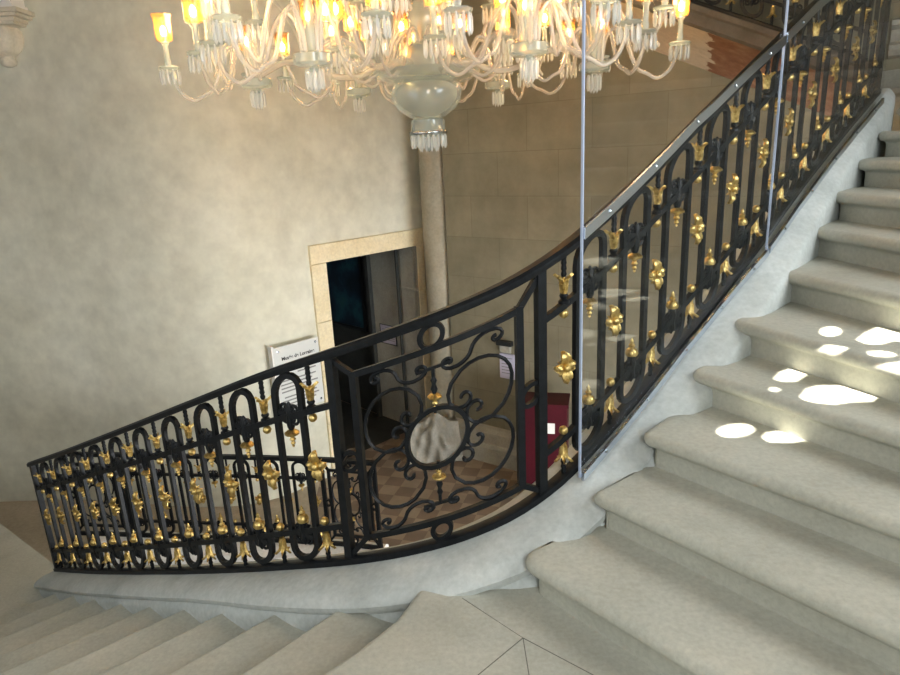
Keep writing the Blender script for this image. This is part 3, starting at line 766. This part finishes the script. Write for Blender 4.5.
# picture in the passage
def framed(name, t0, t1, z0, z1, mats, label, cat, fr=.05, s_=1.975, th=.04):
    root = thing(name, pw((t0+t1)/2, z0, s_-.01), label, cat)
    def bx(a, b, c, d, o0, o1):
        return MB().hexa([pw(a, c, s_-o0), pw(b, c, s_-o0), pw(b, d, s_-o0), pw(a, d, s_-o0)], [pw(a, c, s_-o1), pw(b, c, s_-o1), pw(b, d, s_-o1), pw(a, d, s_-o1)])
    mb = bx(t0+fr, t1-fr, z0+fr, z1-fr, .004, th*.6); part('canvas' if fr > .02 else 'sheet', mb, mats[0], root)
    mb = MB()
    for a, b, c, d in ((t0, t1, z0, z0+fr), (t0, t1, z1-fr, z1), (t0, t0+fr, z0+fr, z1-fr), (t1-fr, t1, z0+fr, z1-fr)):
        q = bx(a, b, c, d, .003, th); mb.add(q.v, q.f)
    part('frame', mb, mats[1], root); return root
framed('picture', 1.25, 2.24, -1.14, .14, ('picture', 'blackbox'), 'dark blue green picture in a black frame inside the doorway', 'picture')
nt_ = framed('notice', .55, .93, -1.27, -.955, ('lilac', 'blackbox'), 'pale printed notice on the stone wall inside the doorway', 'notice', .012, 1.975, .015)
mb = MB()
for i in range(7):
    z = -1.0-.033*i; t1 = .88 if i % 3 else .80
    mb.hexa([pw(.60, z, 1.975-.0095), pw(t1, z, 1.975-.0095), pw(t1, z-.009, 1.975-.0095), pw(.60, z-.009, 1.975-.0095)], [pw(.60, z, 1.975-.0105), pw(t1, z, 1.975-.0105), pw(t1, z-.009, 1.975-.0105), pw(.60, z-.009, 1.975-.0105)])
part('printed_lines', mb, 'grey_ink', nt_)

# ------------------------------------------------------------------ information panel beside the door
sa, sb, szt, szb = -.545, .10, -.56, -1.42
ip = thing('information_panel', dw((sa+sb)/2, szb, .06), 'white printed information panel on the plaster left of the doorway', 'sign')
def dbox(s0, s1, z0, z1, n0, n1): return MB().hexa([dw(s0, z0, n0), dw(s1, z0, n0), dw(s1, z0, n1), dw(s0, z0, n1)], [dw(s0, z1, n0), dw(s1, z1, n0), dw(s1, z1, n1), dw(s0, z1, n1)])
part('panel_board', dbox(sa, sb, szb, szt, .10, .112), 'board', ip)
mb = dbox(sa-.02, sa+.012, szb-.02, szt+.02, .03, .11); part('side_edge', mb, 'white', ip)
for s_ in (sa+.06, sb-.05):
    for z in (szt-.05, szb+.05):
        mb = MB(); mb.lathe([(.012, 0), (.012, .09), (.016, .092), (.016, .1), (.002, .102)], 10, Matrix.Translation(dw(s_, z, .02)) @ V((DN.x, DN.y, 0)).to_track_quat('Z', 'Y').to_matrix().to_4x4())
        part('fixing_stud', mb, 'alu', ip)
tc = bpy.data.curves.new('heading', 'FONT'); tc.body = 'Mus\u00e9e de Lorraine'; tc.size = .062; tc.extrude = .001; tc.offset = .0016
to = bpy.data.objects.new('heading', tc); COL.objects.link(to)
dg = bpy.context.evaluated_depsgraph_get()
tm = bpy.data.meshes.new_from_object(to.evaluated_get(dg)); bpy.data.objects.remove(to)
tm.materials.clear(); tm.materials.append(MAT['ink'])
TM = Matrix(((DD.x, 0, DN.x, 0), (DD.y, 0, DN.y, 0), (0, 1, 0, 0), (0, 0, 0, 1)))
p = dw(sa+.10, szt-.175, .1135); tm.transform(Matrix.Translation(p) @ TM)
part('heading', tm, None, ip)
mb = MB()
z = szt-.215
for i, (a, b) in enumerate([(.05, .60), (.05, .32), (.05, .25), (.30, .57), (.05, .56), (.05, .50), (.05, .58), (.05, .42), (.08, .55), (.05, .58), (.05, .53), (.05, .36)]):
    q = dbox(sa+a, sa+b, z-.018, z, .1115, .1128); mb.add(q.v, q.f); z -= .046 if i not in (3, 7) else .075
part('printed_lines', mb, 'grey_ink', ip)

# ------------------------------------------------------------------ things on the far wall
def bwp(px, py, n=0.): return at_plane(px, py, WB+nb*n, nb)
def bbox(a, b, z0, z1, n0, n1):      # a, b distances along the far wall
    f = lambda s_, z, n_: V((*(WB+WBD*s_+nb*n_).xy, z))
    return MB().hexa([f(a, z0, n0), f(b, z0, n0), f(b, z0, n1), f(a, z0, n1)], [f(a, z1, n0), f(b, z1, n0), f(b, z1, n1), f(a, z1, n1)])
def along(p): return (p-WB).dot(WBD)
s_a, s_b = along(bwp(500.5, 362)), along(bwp(515, 362)); zt_, zb_ = bwp(507, 347).z, bwp(507, 378).z
ni = tag(part('notice', bbox(s_a, s_b, zb_, zb_+.34, .0, .02), 'lilac'), 'small lilac printed notice on the block wall right of the column', 'notice')
mb = MB()
for i in range(6):
    q = bbox(s_a+.03, s_b-.03-(.04 if i % 2 else 0), zb_+.28-.042*i, zb_+.29-.042*i, .019, .0215); mb.add(q.v, q.f)
part('printed_lines', mb, 'grey_ink', ni)
mb = bbox(s_a-.02, s_b-.02, zb_+.46, zb_+.52, .0, .07)
tag(part('wall_fitting', mb, 'blackbox'), 'flat black wall fitting above the small lilac notice', 'wall fitting')
q = bbox(s_a+.02, s_b-.05, zb_+.36, zb_+.46, .0, .045); part('fitting_body', q, 'passage_stone', bpy.data.objects['wall_fitting'])
# red cabinet
rc0 = V((1.10, 7.20, ZF)); rc = thing('red_cabinet', rc0, 'dark red lacquered stand below the railing, in front of the block wall', 'stand')
Mr = Matrix.Translation(rc0) @ Matrix.Rotation(math.radians(-14), 4, 'Z')
mb = MB(); mb.box(-.24, .26, -.18, .18, 0, 1.25, Mr); part('cabinet_body', mb, 'red', rc)
mb = MB(); mb.box(-.255, .275, -.195, .195, 1.25, 1.29, Mr); part('top_board', mb, 'red', rc)
mb = MB(); mb.box(.03, .12, -.186, -.180, .92, 1.05, Mr); part('label_plate', mb, 'white', rc, None, 'small pale label on the red front')
mb = MB(); mb.box(-.22, .24, -.17, .17, -.0, .03, Mr); 
# carved stone fragment in the corner
mb = MB(); nu, nv = 26, 22; fw, fh = .74, .66
cfs = V((-.27, 8.28, ZF)); Mf = Matrix.Translation(cfs) @ Matrix.Rotation(math.radians(2), 4, 'Z') @ Matrix.Rotation(math.radians(-12), 4, 'X')
def relief(u, v):
    x, y = u*2-1, v
    d = .03*math.sin(7*x+9*y*1.1)+.025*math.sin(13*x-6*y)
    d += .10*math.exp(-((x-.35)**2*9+(y-.52)**2*14)) + .09*math.exp(-((x+.1)**2*14+(y-.75)**2*16)) + .09*math.exp(-((x-.1+.9*(y-.3))**2*30))*(y < .8)
    d += .08*math.exp(-((x-.45)**2*40))*(.15 < y < .5)
    return d
front, backp = [], []
for i in range(nv+1):
    for j in range(nu+1):
        u, v = j/nu, i/nv
        edge = fh*(1-.12*abs(u-.55)*2-.06*math.sin(u*9)); xw = fw*(u-.5)*(1-.12*v)
        f_ = min(1, 6*min(u, 1-u, 1.05-v))
        front.append(Mf @ V((xw, -.10-relief(u, v)*f_, v*edge))); backp.append(Mf @ V((xw*.97, .10, v*edge*.98)))
m_ = nu+1; fs = []; o = len(front)
for i in range(nv):
    for j in range(nu):
        a = i*m_+j; fs += [(a, a+1, a+m_+1, a+m_), (a+o, a+m_+o, a+m_+1+o, a+1+o)]
rim = list(range(m_))+[i*m_+nu for i in range(1, nv+1)]+[nv*m_+j for j in range(nu-1, -1, -1)]+[i*m_ for i in range(nv-1, 0, -1)]
for a, b in zip(rim, rim[1:]+rim[:1]): fs.append((a, a+o, b+o, b))
mb.add(front+backp, fs)
tag(part('carved_stone', mb, 'carved', None, 60), 'carved stone relief fragment standing on the checkered floor by the column', 'sculpture')

# ------------------------------------------------------------------ wall bracket, top left
br0 = V((-4.57, 7.55, 2.70)); br = thing('wall_bracket', br0, 'carved pale stone wall bracket with a plinth, at the top left corner', 'bracket')
T0 = Matrix.Translation(V((-4.57, 7.55, 0)))
mb = MB(); mb.lathe([(.03, 2.68), (.07, 2.70), (.085, 2.74), (.075, 2.78), (.11, 2.80)], 20, T0); part('pendant_knob', mb, 'pale_stone', br, 50)
mb = MB(); mb.lathe([(.10, 2.795), (.15, 2.83), (.185, 2.89), (.20, 2.95), (.195, 3.01), (.17, 3.05), (.21, 3.07)], 48, T0, True, .07, 8); part('carved_leaves', mb, 'pale_stone', br, 60)
mb = MB()
for w, z0, z1 in ((.27, 3.06, 3.085), (.30, 3.085, 3.12), (.36, 3.12, 3.15), (.40, 3.15, 3.19)):
    mb.box(-4.57-w, -4.57+w, 7.60-w, 7.60, z0, z1)
part('abacus', mb, 'pale_stone', br)
mb = MB(); mb.box(-4.57-.33, -4.57+.33, 7.60-.33, 7.60, 3.19, 3.24); mb.box(-4.57-.30, -4.57+.30, 7.60-.30, 7.60, 3.24, 4.1)
part('plinth', mb, 'white', br)

# ------------------------------------------------------------------ glass screens
def base_h(p):
    t = min(RAIL.span(3.9, RAIL.L, .02), key=lambda q: (RAIL(q).xy-p.xy).length); return RAIL(t).z
g0, g1, g2 = V((.500, 2.372, 0)), V((1.600, 3.230, 0)), V((2.97, 4.60, 0))
def screen(a, b, label, ztop):
    d = (b-a).normalized(); n = V((d.y, -d.x, 0)); L = (b-a).length
    root = thing('glass_screen', (a.x, a.y, base_h(a)), label, 'glass screen', None)
    ts = [i/10 for i in range(11)]
    P = [a+(b-a)*t for t in ts]; zb = [base_h(p)+.004 for p in P]
    def ribbon(lo, hi, n0, n1, i0=0, i1=10):
        rg = []
        for i in range(i0, i1+1):
            p = P[i]; rg.append([p+n*n0+V((0, 0, zb[i]+lo)), p+n*n1+V((0, 0, zb[i]+lo)), p+n*n1+V((0, 0, zb[i]+hi)), p+n*n0+V((0, 0, zb[i]+hi))])
        return MB().rings(rg, True, True)
    part('glass_pane', ribbon(.0, ztop, -.005, .005), 'glass', root)
    part('clamp_strip', ribbon(.964, 1.006, .0052, .014), 'alu', root, None, 'polished metal strip along the handrail')
    part('clamp_strip', ribbon(-.012, .022, .0052, .020), 'alu', root, None, 'polished metal strip along the stone curb')
    mb = MB(); p = a
    mb.hexa([p-d*.006-n*.005+V((0, 0, zb[0])), p-d*.0002-n*.005+V((0, 0, zb[0])), p-d*.0002+n*.005+V((0, 0, zb[0])), p-d*.006+n*.005+V((0, 0, zb[0]))],
            [p-d*.006-n*.005+V((0, 0, zb[0]+ztop)), p-d*.0002-n*.005+V((0, 0, zb[0]+ztop)), p-d*.0002+n*.005+V((0, 0, zb[0]+ztop)), p-d*.006+n*.005+V((0, 0, zb[0]+ztop))])
    part('polished_edge', mb, 'edge', root)
    for i in (1, 3, 5, 7, 9):
        for h in (.985, .008):
            mb = MB(); mb.lathe([(.007, 0), (.007, .004), (.002, .006)], 8, Matrix.Translation(P[i]+V((0, 0, zb[i]+h))+n*(.014 if h > .5 else .020)) @ n.to_track_quat('Z', 'Y').to_matrix().to_4x4())
            part('screw', mb, 'silver', root)
    return root
screen(g0, g1, 'tall clear glass screen in front of the railing, the nearer of the two', 2.3)
screen(g1+(g2-g1).normalized()*.012, g2, 'tall clear glass screen further up the stairs, right of the vertical seam', 2.3)

# ------------------------------------------------------------------ chandelier
CH = V((-.08, 4.7, 0)); ch = thing('chandelier', (CH.x, CH.y, 1.6), 'huge crystal chandelier with lit amber glass shades hanging over the stairwell', 'chandelier')
TC = Matrix.Translation(CH)
mb = MB(); mb.lathe([(.02, 1.80), (.09, 1.815), (.13, 1.835), (.20, 1.885), (.235, 1.945), (.24, 2.0), (.215, 2.04), (.20, 2.05), (.27, 2.065), (.345, 2.10), (.36, 2.125), (.335, 2.125), (.24, 2.085), (.18, 2.07), (.16, 2.12), (.19, 2.20), (.17, 2.26), (.09, 2.30)], 40, TC)
part('crystal_bowl', mb, 'bowl', ch, 50)
def fringe(mb, r, z, n, l, M=None, wid=.007):
    for k in range(n):
        a = 2*PI*k/n; q = Matrix.Translation((r*math.cos(a), r*math.sin(a), z)) @ Matrix.Rotation(a, 4, 'Z')
        if M is not None: q = M @ q
        mb.lathe([(.001, 0), (wid*.7, -.006), (wid*.5, -.012), (wid, -.02), (wid, -l*.8), (.001, -l)], 6, q)
    return mb
mb = MB(); mb.lathe([(.09, 1.825), (.115, 1.81), (.118, 1.74), (.125, 1.732), (.125, 1.722), (.10, 1.715), (.05, 1.70), (.03, 1.66), (.02, 1.62), (.001, 1.60)], 24, TC); part('bottom_cup', mb, 'bowl', ch, 50)
mb = MB(); fringe(mb, .115, 1.722, 20, .10, TC, .011); fringe(mb, .06, 1.70, 10, .10, TC, .010); part('pendant_fringe', mb, 'pendant', ch, 40)
mb = MB(); mb.lathe([(.128, 1.716), (.132, 1.722), (.132, 1.732), (.128, 1.738)], 28, TC, False); part('silver_band', mb, 'silver', ch, 50)
mb = MB(); prof = [(.03, 2.25)]
z = 2.3
while z < CEIL-.3:
    prof += [(.035, z), (.085, z+.08), (.10, z+.16), (.06, z+.26), (.03, z+.32), (.055, z+.36), (.03, z+.40)]; z += .44
prof += [(.02, z), (.02, CEIL)]
mb.lathe(prof, 20, TC); part('central_stem', mb, 'bowl', ch, 50)
mb = MB(); mb.lathe([(.16, CEIL-.06), (.2, CEIL-.03), (.2, CEIL-.002)], 24, TC); part('ceiling_rose', mb, 'silver', ch, 50)
# one light arm: starts at the origin, grows along +X
def arm_meshes(R_, zb, hgt, nm):
    D = {}
    mb = MB(); mb.tube(cr([(.05, 0, 0), (.07, 0, hgt*.7), (.13, 0, hgt), (.20, 0, hgt*.72), (.28, 0, -.02), (.36, 0, zb-.17), (.43, 0, zb-.20), (min(.53, R_-.06), 0, zb-.15), (R_-.015, 0, zb-.05), (R_, 0, zb)]), .0135, 8, up=V((0, 1, 0)))
    D['light_arm'] = mb.mesh('light_arm', 'crystal', 60)
    T = Matrix.Translation((R_, 0, zb))
    mb = MB(); mb.lathe([(.012, -.03), (.02, -.01), (.065, 0), (.072, .012), (.068, .018), (.02, .012), (.016, .03)], 18, T); D['drip_pan'] = mb.mesh('drip_pan', 'bowl', 50)
    mb = MB(); fringe(mb, .06, -.002, 11, .095, T, .009); D['pendant_fringe'] = mb.mesh('pendant_fringe', 'pendant', 40)
    mb = MB(); mb.lathe([(.018, .02), (.022, .05), (.017, .07), (.017, .15), (.03, .165), (.014, .18), (.012, .205)], 12, T); D['candle_tube'] = mb.mesh('candle_tube', 'bowl', 50)
    mb = MB(); mb.lathe([(.026, .170), (.050, .180), (.053, .20), (.053, .295), (.055, .318), (.066, .334), (.0645, .336), (.0525, .319), (.0505, .295), (.0505, .20), (.046, .186)], 20, T, False); D['lamp_shade'] = mb.mesh('lamp_shade', 'shade', 50)
    mb = MB(); mb.lathe([(.006, .205), (.015, .213), (.020, .230), (.018, .250), (.008, .266), (.002, .272)], 10, T); D['bulb'] = mb.mesh('bulb', 'bulb', 60)
    return D
LOWA = arm_meshes(.57, .10, .22, 'a'); UPA = arm_meshes(.46, .27, .34, 'b')
def put_arm(D, M):
    a = inst('light_arm', D['light_arm'], M, ch, WP[ch.name])
    for nm in ('drip_pan', 'pendant_fringe', 'candle_tube', 'lamp_shade', 'bulb'):
        o = bpy.data.objects.new(nm, D[nm]); COL.objects.link(o); o.parent = a
mbn = MB(); mbn.lathe([(.02, -.075), (.03, -.06), (.022, -.05), (.085, -.045), (.105, -.03), (.105, .01), (.09, .02), (.03, .022), (.025, .05), (.045, .10), (.02, .16), (.03, .22), (.012, .30), (.001, .33)], 20)
ND = mbn.mesh('branch_hub', 'silver', 45); ND.materials[0] = MAT['bowl']
mbn = MB(); fringe(mbn, .042, -.06, 9, .105, None, .010); fringe(mbn, .02, -.06, 4, .12, None, .009); NF = mbn.mesh('pendant_fringe', 'pendant', 40)
for k in range(6):
    a0 = 2*PI*k/6; nz = 2.11; r = 1.14
    hub = CH+V((r*math.cos(a0), r*math.sin(a0), nz))
    M = Matrix.Translation(CH) @ Matrix.Rotation(a0, 4, 'Z')
    mb = MB(); mb.tube([M @ p for p in cr([(.15, 0, 2.16), (.30, 0, 2.17), (.45, 0, 2.11), (.62, 0, 2.12), (.78, 0, 2.20), (.93, 0, 2.22), (1.06, 0, 2.17), (1.13, 0, 2.13)], 5)], .022, 8)
    part('main_branch', mb, 'crystal', ch, 60)
    h_ = inst('branch_hub', ND, Matrix.Translation(hub), ch, WP[ch.name])
    o = bpy.data.objects.new('pendant_fringe', NF); COL.objects.link(o); o.parent = h_
    for j in (-150, -72, 0, 72):
        put_arm(LOWA, Matrix.Translation(hub) @ Matrix.Rotation(a0+math.radians(j), 4, 'Z'))
    for j in (-36, 110):
        put_arm(UPA, Matrix.Translation(hub) @ Matrix.Rotation(a0+math.radians(j), 4, 'Z'))
for j in range(8):
    put_arm(LOWA, Matrix.Translation(CH+V((0, 0, 2.16))) @ Matrix.Rotation(2*PI*j/8+.3, 4, 'Z'))
for j in range(5):
    put_arm(UPA, Matrix.Translation(CH+V((0, 0, 2.22))) @ Matrix.Rotation(2*PI*j/5, 4, 'Z'))

# ------------------------------------------------------------------ outer walls, added sun mask and unseen windows with fill lamps, behind the camera
NR = V((-DR.y, DR.x, 0))          # right wall, towards the room
NFr = V((DF.y, -DF.x, 0))         # front wall, towards the room
sun_dir = V((-.12, .99, -.84)).normalized()
SH0, SH1, SZ0, SZ1 = None, None, 1.2, 4.4
def to_wall(p):
    t = (AR-NR*.05-p).dot(NR)/(-sun_dir).dot(NR); q = p-sun_dir*t; return ((q-AR).dot(DR), q.z)
def ell(cx_, cy_, rx, ry, n=14, rot=0): return [(cx_+rx*math.cos(2*PI*i/n)*math.cos(rot)-ry*math.sin(2*PI*i/n)*math.sin(rot), cy_+rx*math.cos(2*PI*i/n)*math.sin(rot)+ry*math.sin(2*PI*i/n)*math.cos(rot)) for i in range(n)]
holes_px = [(3, ell(735.5, 430.5, 19, 6.5, 16, -.08)), (3, [(762, 437.5), (766, 433), (778, 431), (790, 434), (806, 440.5), (790, 442.5), (768, 442)]),
            (4, [(773.5, 379), (780, 372), (793, 367.5), (812, 371), (803, 377), (796, 381.5), (782, 381.5)]), (4, ell(841, 377.5, 13.5, 3.0, 14, .08)), (4, ell(774.5, 389.5, 5.5, 2.0)),
            (4, [(799.5, 397), (806, 389), (818, 385.5), (838, 385.5), (852, 386), (872, 383.5), (886.5, 386), (883, 393), (872, 401.5), (852, 402), (834, 404.5), (818, 403), (804, 400)]),
            (5, ell(830.5, 331.5, 11, 5, 14, -.05)), (5, [(856, 340), (866, 332), (880, 326), (890, 322.5), (908, 323), (925, 330), (915, 342), (893, 341), (880, 344.5), (866, 344)])]
holes = [[to_wall(at_z(x, y, RISE*n)) for x, y in ps] for n, ps in holes_px]
hx = [p[0] for h in holes for p in h]; hz = [p[1] for h in holes for p in h]
SH0, SH1, SZ0, SZ1 = min(hx)-.18, max(hx)+.18, min(hz)-.22, max(hz)+.22
def curve_panel(name, outer, inner, th, mat):
    cu = bpy.data.curves.new(name, 'CURVE'); cu.dimensions = '2D'; cu.fill_mode = 'BOTH'; cu.extrude = th/2
    for loop in [outer]+inner:
        sp = cu.splines.new('POLY'); sp.points.add(len(loop)-1); sp.use_cyclic_u = True
        for q, (x, y) in zip(sp.points, loop): q.co = (x, y, 0, 1)
    o = bpy.data.objects.new(name, cu); COL.objects.link(o); g = bpy.context.evaluated_depsgraph_get()
    me = bpy.data.meshes.new_from_object(o.evaluated_get(g)); bpy.data.objects.remove(o)
    me.materials.clear(); me.materials.append(MAT[mat]); return me
def wall_frame(a, d, n): return Matrix(((d.x, 0, n.x, a.x), (d.y, 0, n.y, a.y), (0, 1, 0, 0), (0, 0, 0, 1)))
FR, FF = wall_frame(AR, DR, NR), wall_frame(BF, DF, NFr)
x_corner = (CORN-AR).dot(DR)
me = curve_panel('wall_right', [(x_corner-.2, ZF), (7.5, ZF), (7.5, CEIL), (x_corner-.2, CEIL)], [[(SH0, SZ0), (SH1, SZ0), (SH1, SZ1), (SH0, SZ1)]], .10, 'old_stone')
me.transform(FR @ Matrix.Translation((0, 0, .002))); struct('wall_right', me, None)
me = curve_panel('patch_mask', [(SH0-.02, SZ0-.02), (SH1+.02, SZ0-.02), (SH1+.02, SZ1+.02), (SH0-.02, SZ1+.02)], holes, .006, 'passage_stone')  # added unseen mask, holes cut to throw the sun patches on the steps
me.transform(FR @ Matrix.Translation((0, 0, -.05)))
pass
win0 = link(bpy.data.objects.new('window_1', None)); win0['kind'] = 'structure'
part('sun_patch_mask', me, None, win0)
x_cf = (CORN-BF).dot(DF)
me = curve_panel('wall_front', [(x_cf+.05, ZF), (9.5, ZF), (9.5, CEIL), (x_cf+.05, CEIL)], [], .10, 'old_stone'); me.transform(FF @ Matrix.Translation((0, 0, -.055))); struct('wall_front', me, None)
def window(i, F, x0, x1, z0, z1, watt, col):  # unseen window: added fill lamp before an opaque pane, wall solid behind
    root = link(bpy.data.objects.new('window_%d' % i, None)); root['kind'] = 'structure'
    mb = MB()
    for a, b, c, d in ((x0-.06, x1+.06, z0-.06, z0), (x0-.06, x1+.06, z1, z1+.06), (x0-.06, x0, z0, z1), (x1, x1+.06, z0, z1)): mb.box(a, b, c, d, 0, .06)
    k = max(1, int((x1-x0)/.6))
    for j in range(1, k): xx = x0+(x1-x0)*j/k; mb.box(xx-.02, xx+.02, z0, z1, 0, .05)
    k2 = max(1, int((z1-z0)/.7))
    for j in range(1, k2): zz = z0+(z1-z0)*j/k2; mb.box(x0, x1, zz-.015, zz+.015, 0, .045)
    mb.xf(F); part('window_frame', mb, 'white', root)
    mb = MB(); mb.box(x0, x1, z0, z1, .002, .012); mb.xf(F); part('blank_pane', mb, 'white', root)
    li = bpy.data.lights.new('daylight_fill', 'AREA'); li.shape = 'RECTANGLE'; li.size = x1-x0; li.size_y = z1-z0; li.energy = watt; li.color = col
    lo = bpy.data.objects.new('daylight_fill', li); COL.objects.link(lo)
    lo.matrix_world = F @ Matrix.Translation(((x0+x1)/2, (z0+z1)/2, .08)) @ Matrix.Rotation(PI, 4, 'X')
    return root
window(2, FR, -1.0, .6, 1.0, 3.6, 140, (.93, .97, 1.0))
window(3, FF, -1.2, 1.2, .3, 2.8, 38, (.90, .96, 1.0))
window(4, FF, 2.4, 4.6, .3, 3.2, 12, (.90, .95, 1.0))
window(5, FR, x_corner+.1, x_corner+1.0, .9, 3.4, 115, (.95, .98, 1.0))
window(6, FR, -.6, 2.6, -2.2, -.7, 430, (.97, .99, 1.0))

su = bpy.data.lights.new('sun', 'SUN'); su.energy = 42; su.angle = math.radians(.35); su.color = (1.0, .93, .82)
so = bpy.data.objects.new('sun', su); COL.objects.link(so); so.rotation_euler = sun_dir.to_track_quat('-Z', 'Y').to_euler(); so.location = (4, -3, 6)
for k in range(6):
    a = 2*PI*k/6; li = bpy.data.lights.new('lamp_glow', 'POINT'); li.energy = 20; li.color = (1.0, .66, .32); li.shadow_soft_size = .12
    o = bpy.data.objects.new('lamp_glow', li); COL.objects.link(o); o.location = CH+V((1.62*math.cos(a), 1.62*math.sin(a), 2.50))

w = bpy.data.worlds.new('world'); scene.world = w; w.use_nodes = True
bg = w.node_tree.nodes['Background']; bg.inputs[0].default_value = (.75, .85, 1, 1); bg.inputs[1].default_value = .5
scene.view_settings.view_transform = 'Standard'; scene.view_settings.look = 'None'
scene.view_settings.exposure = 0.12; scene.view_settings.gamma = 1.0; scene.view_settings.use_curve_mapping = False
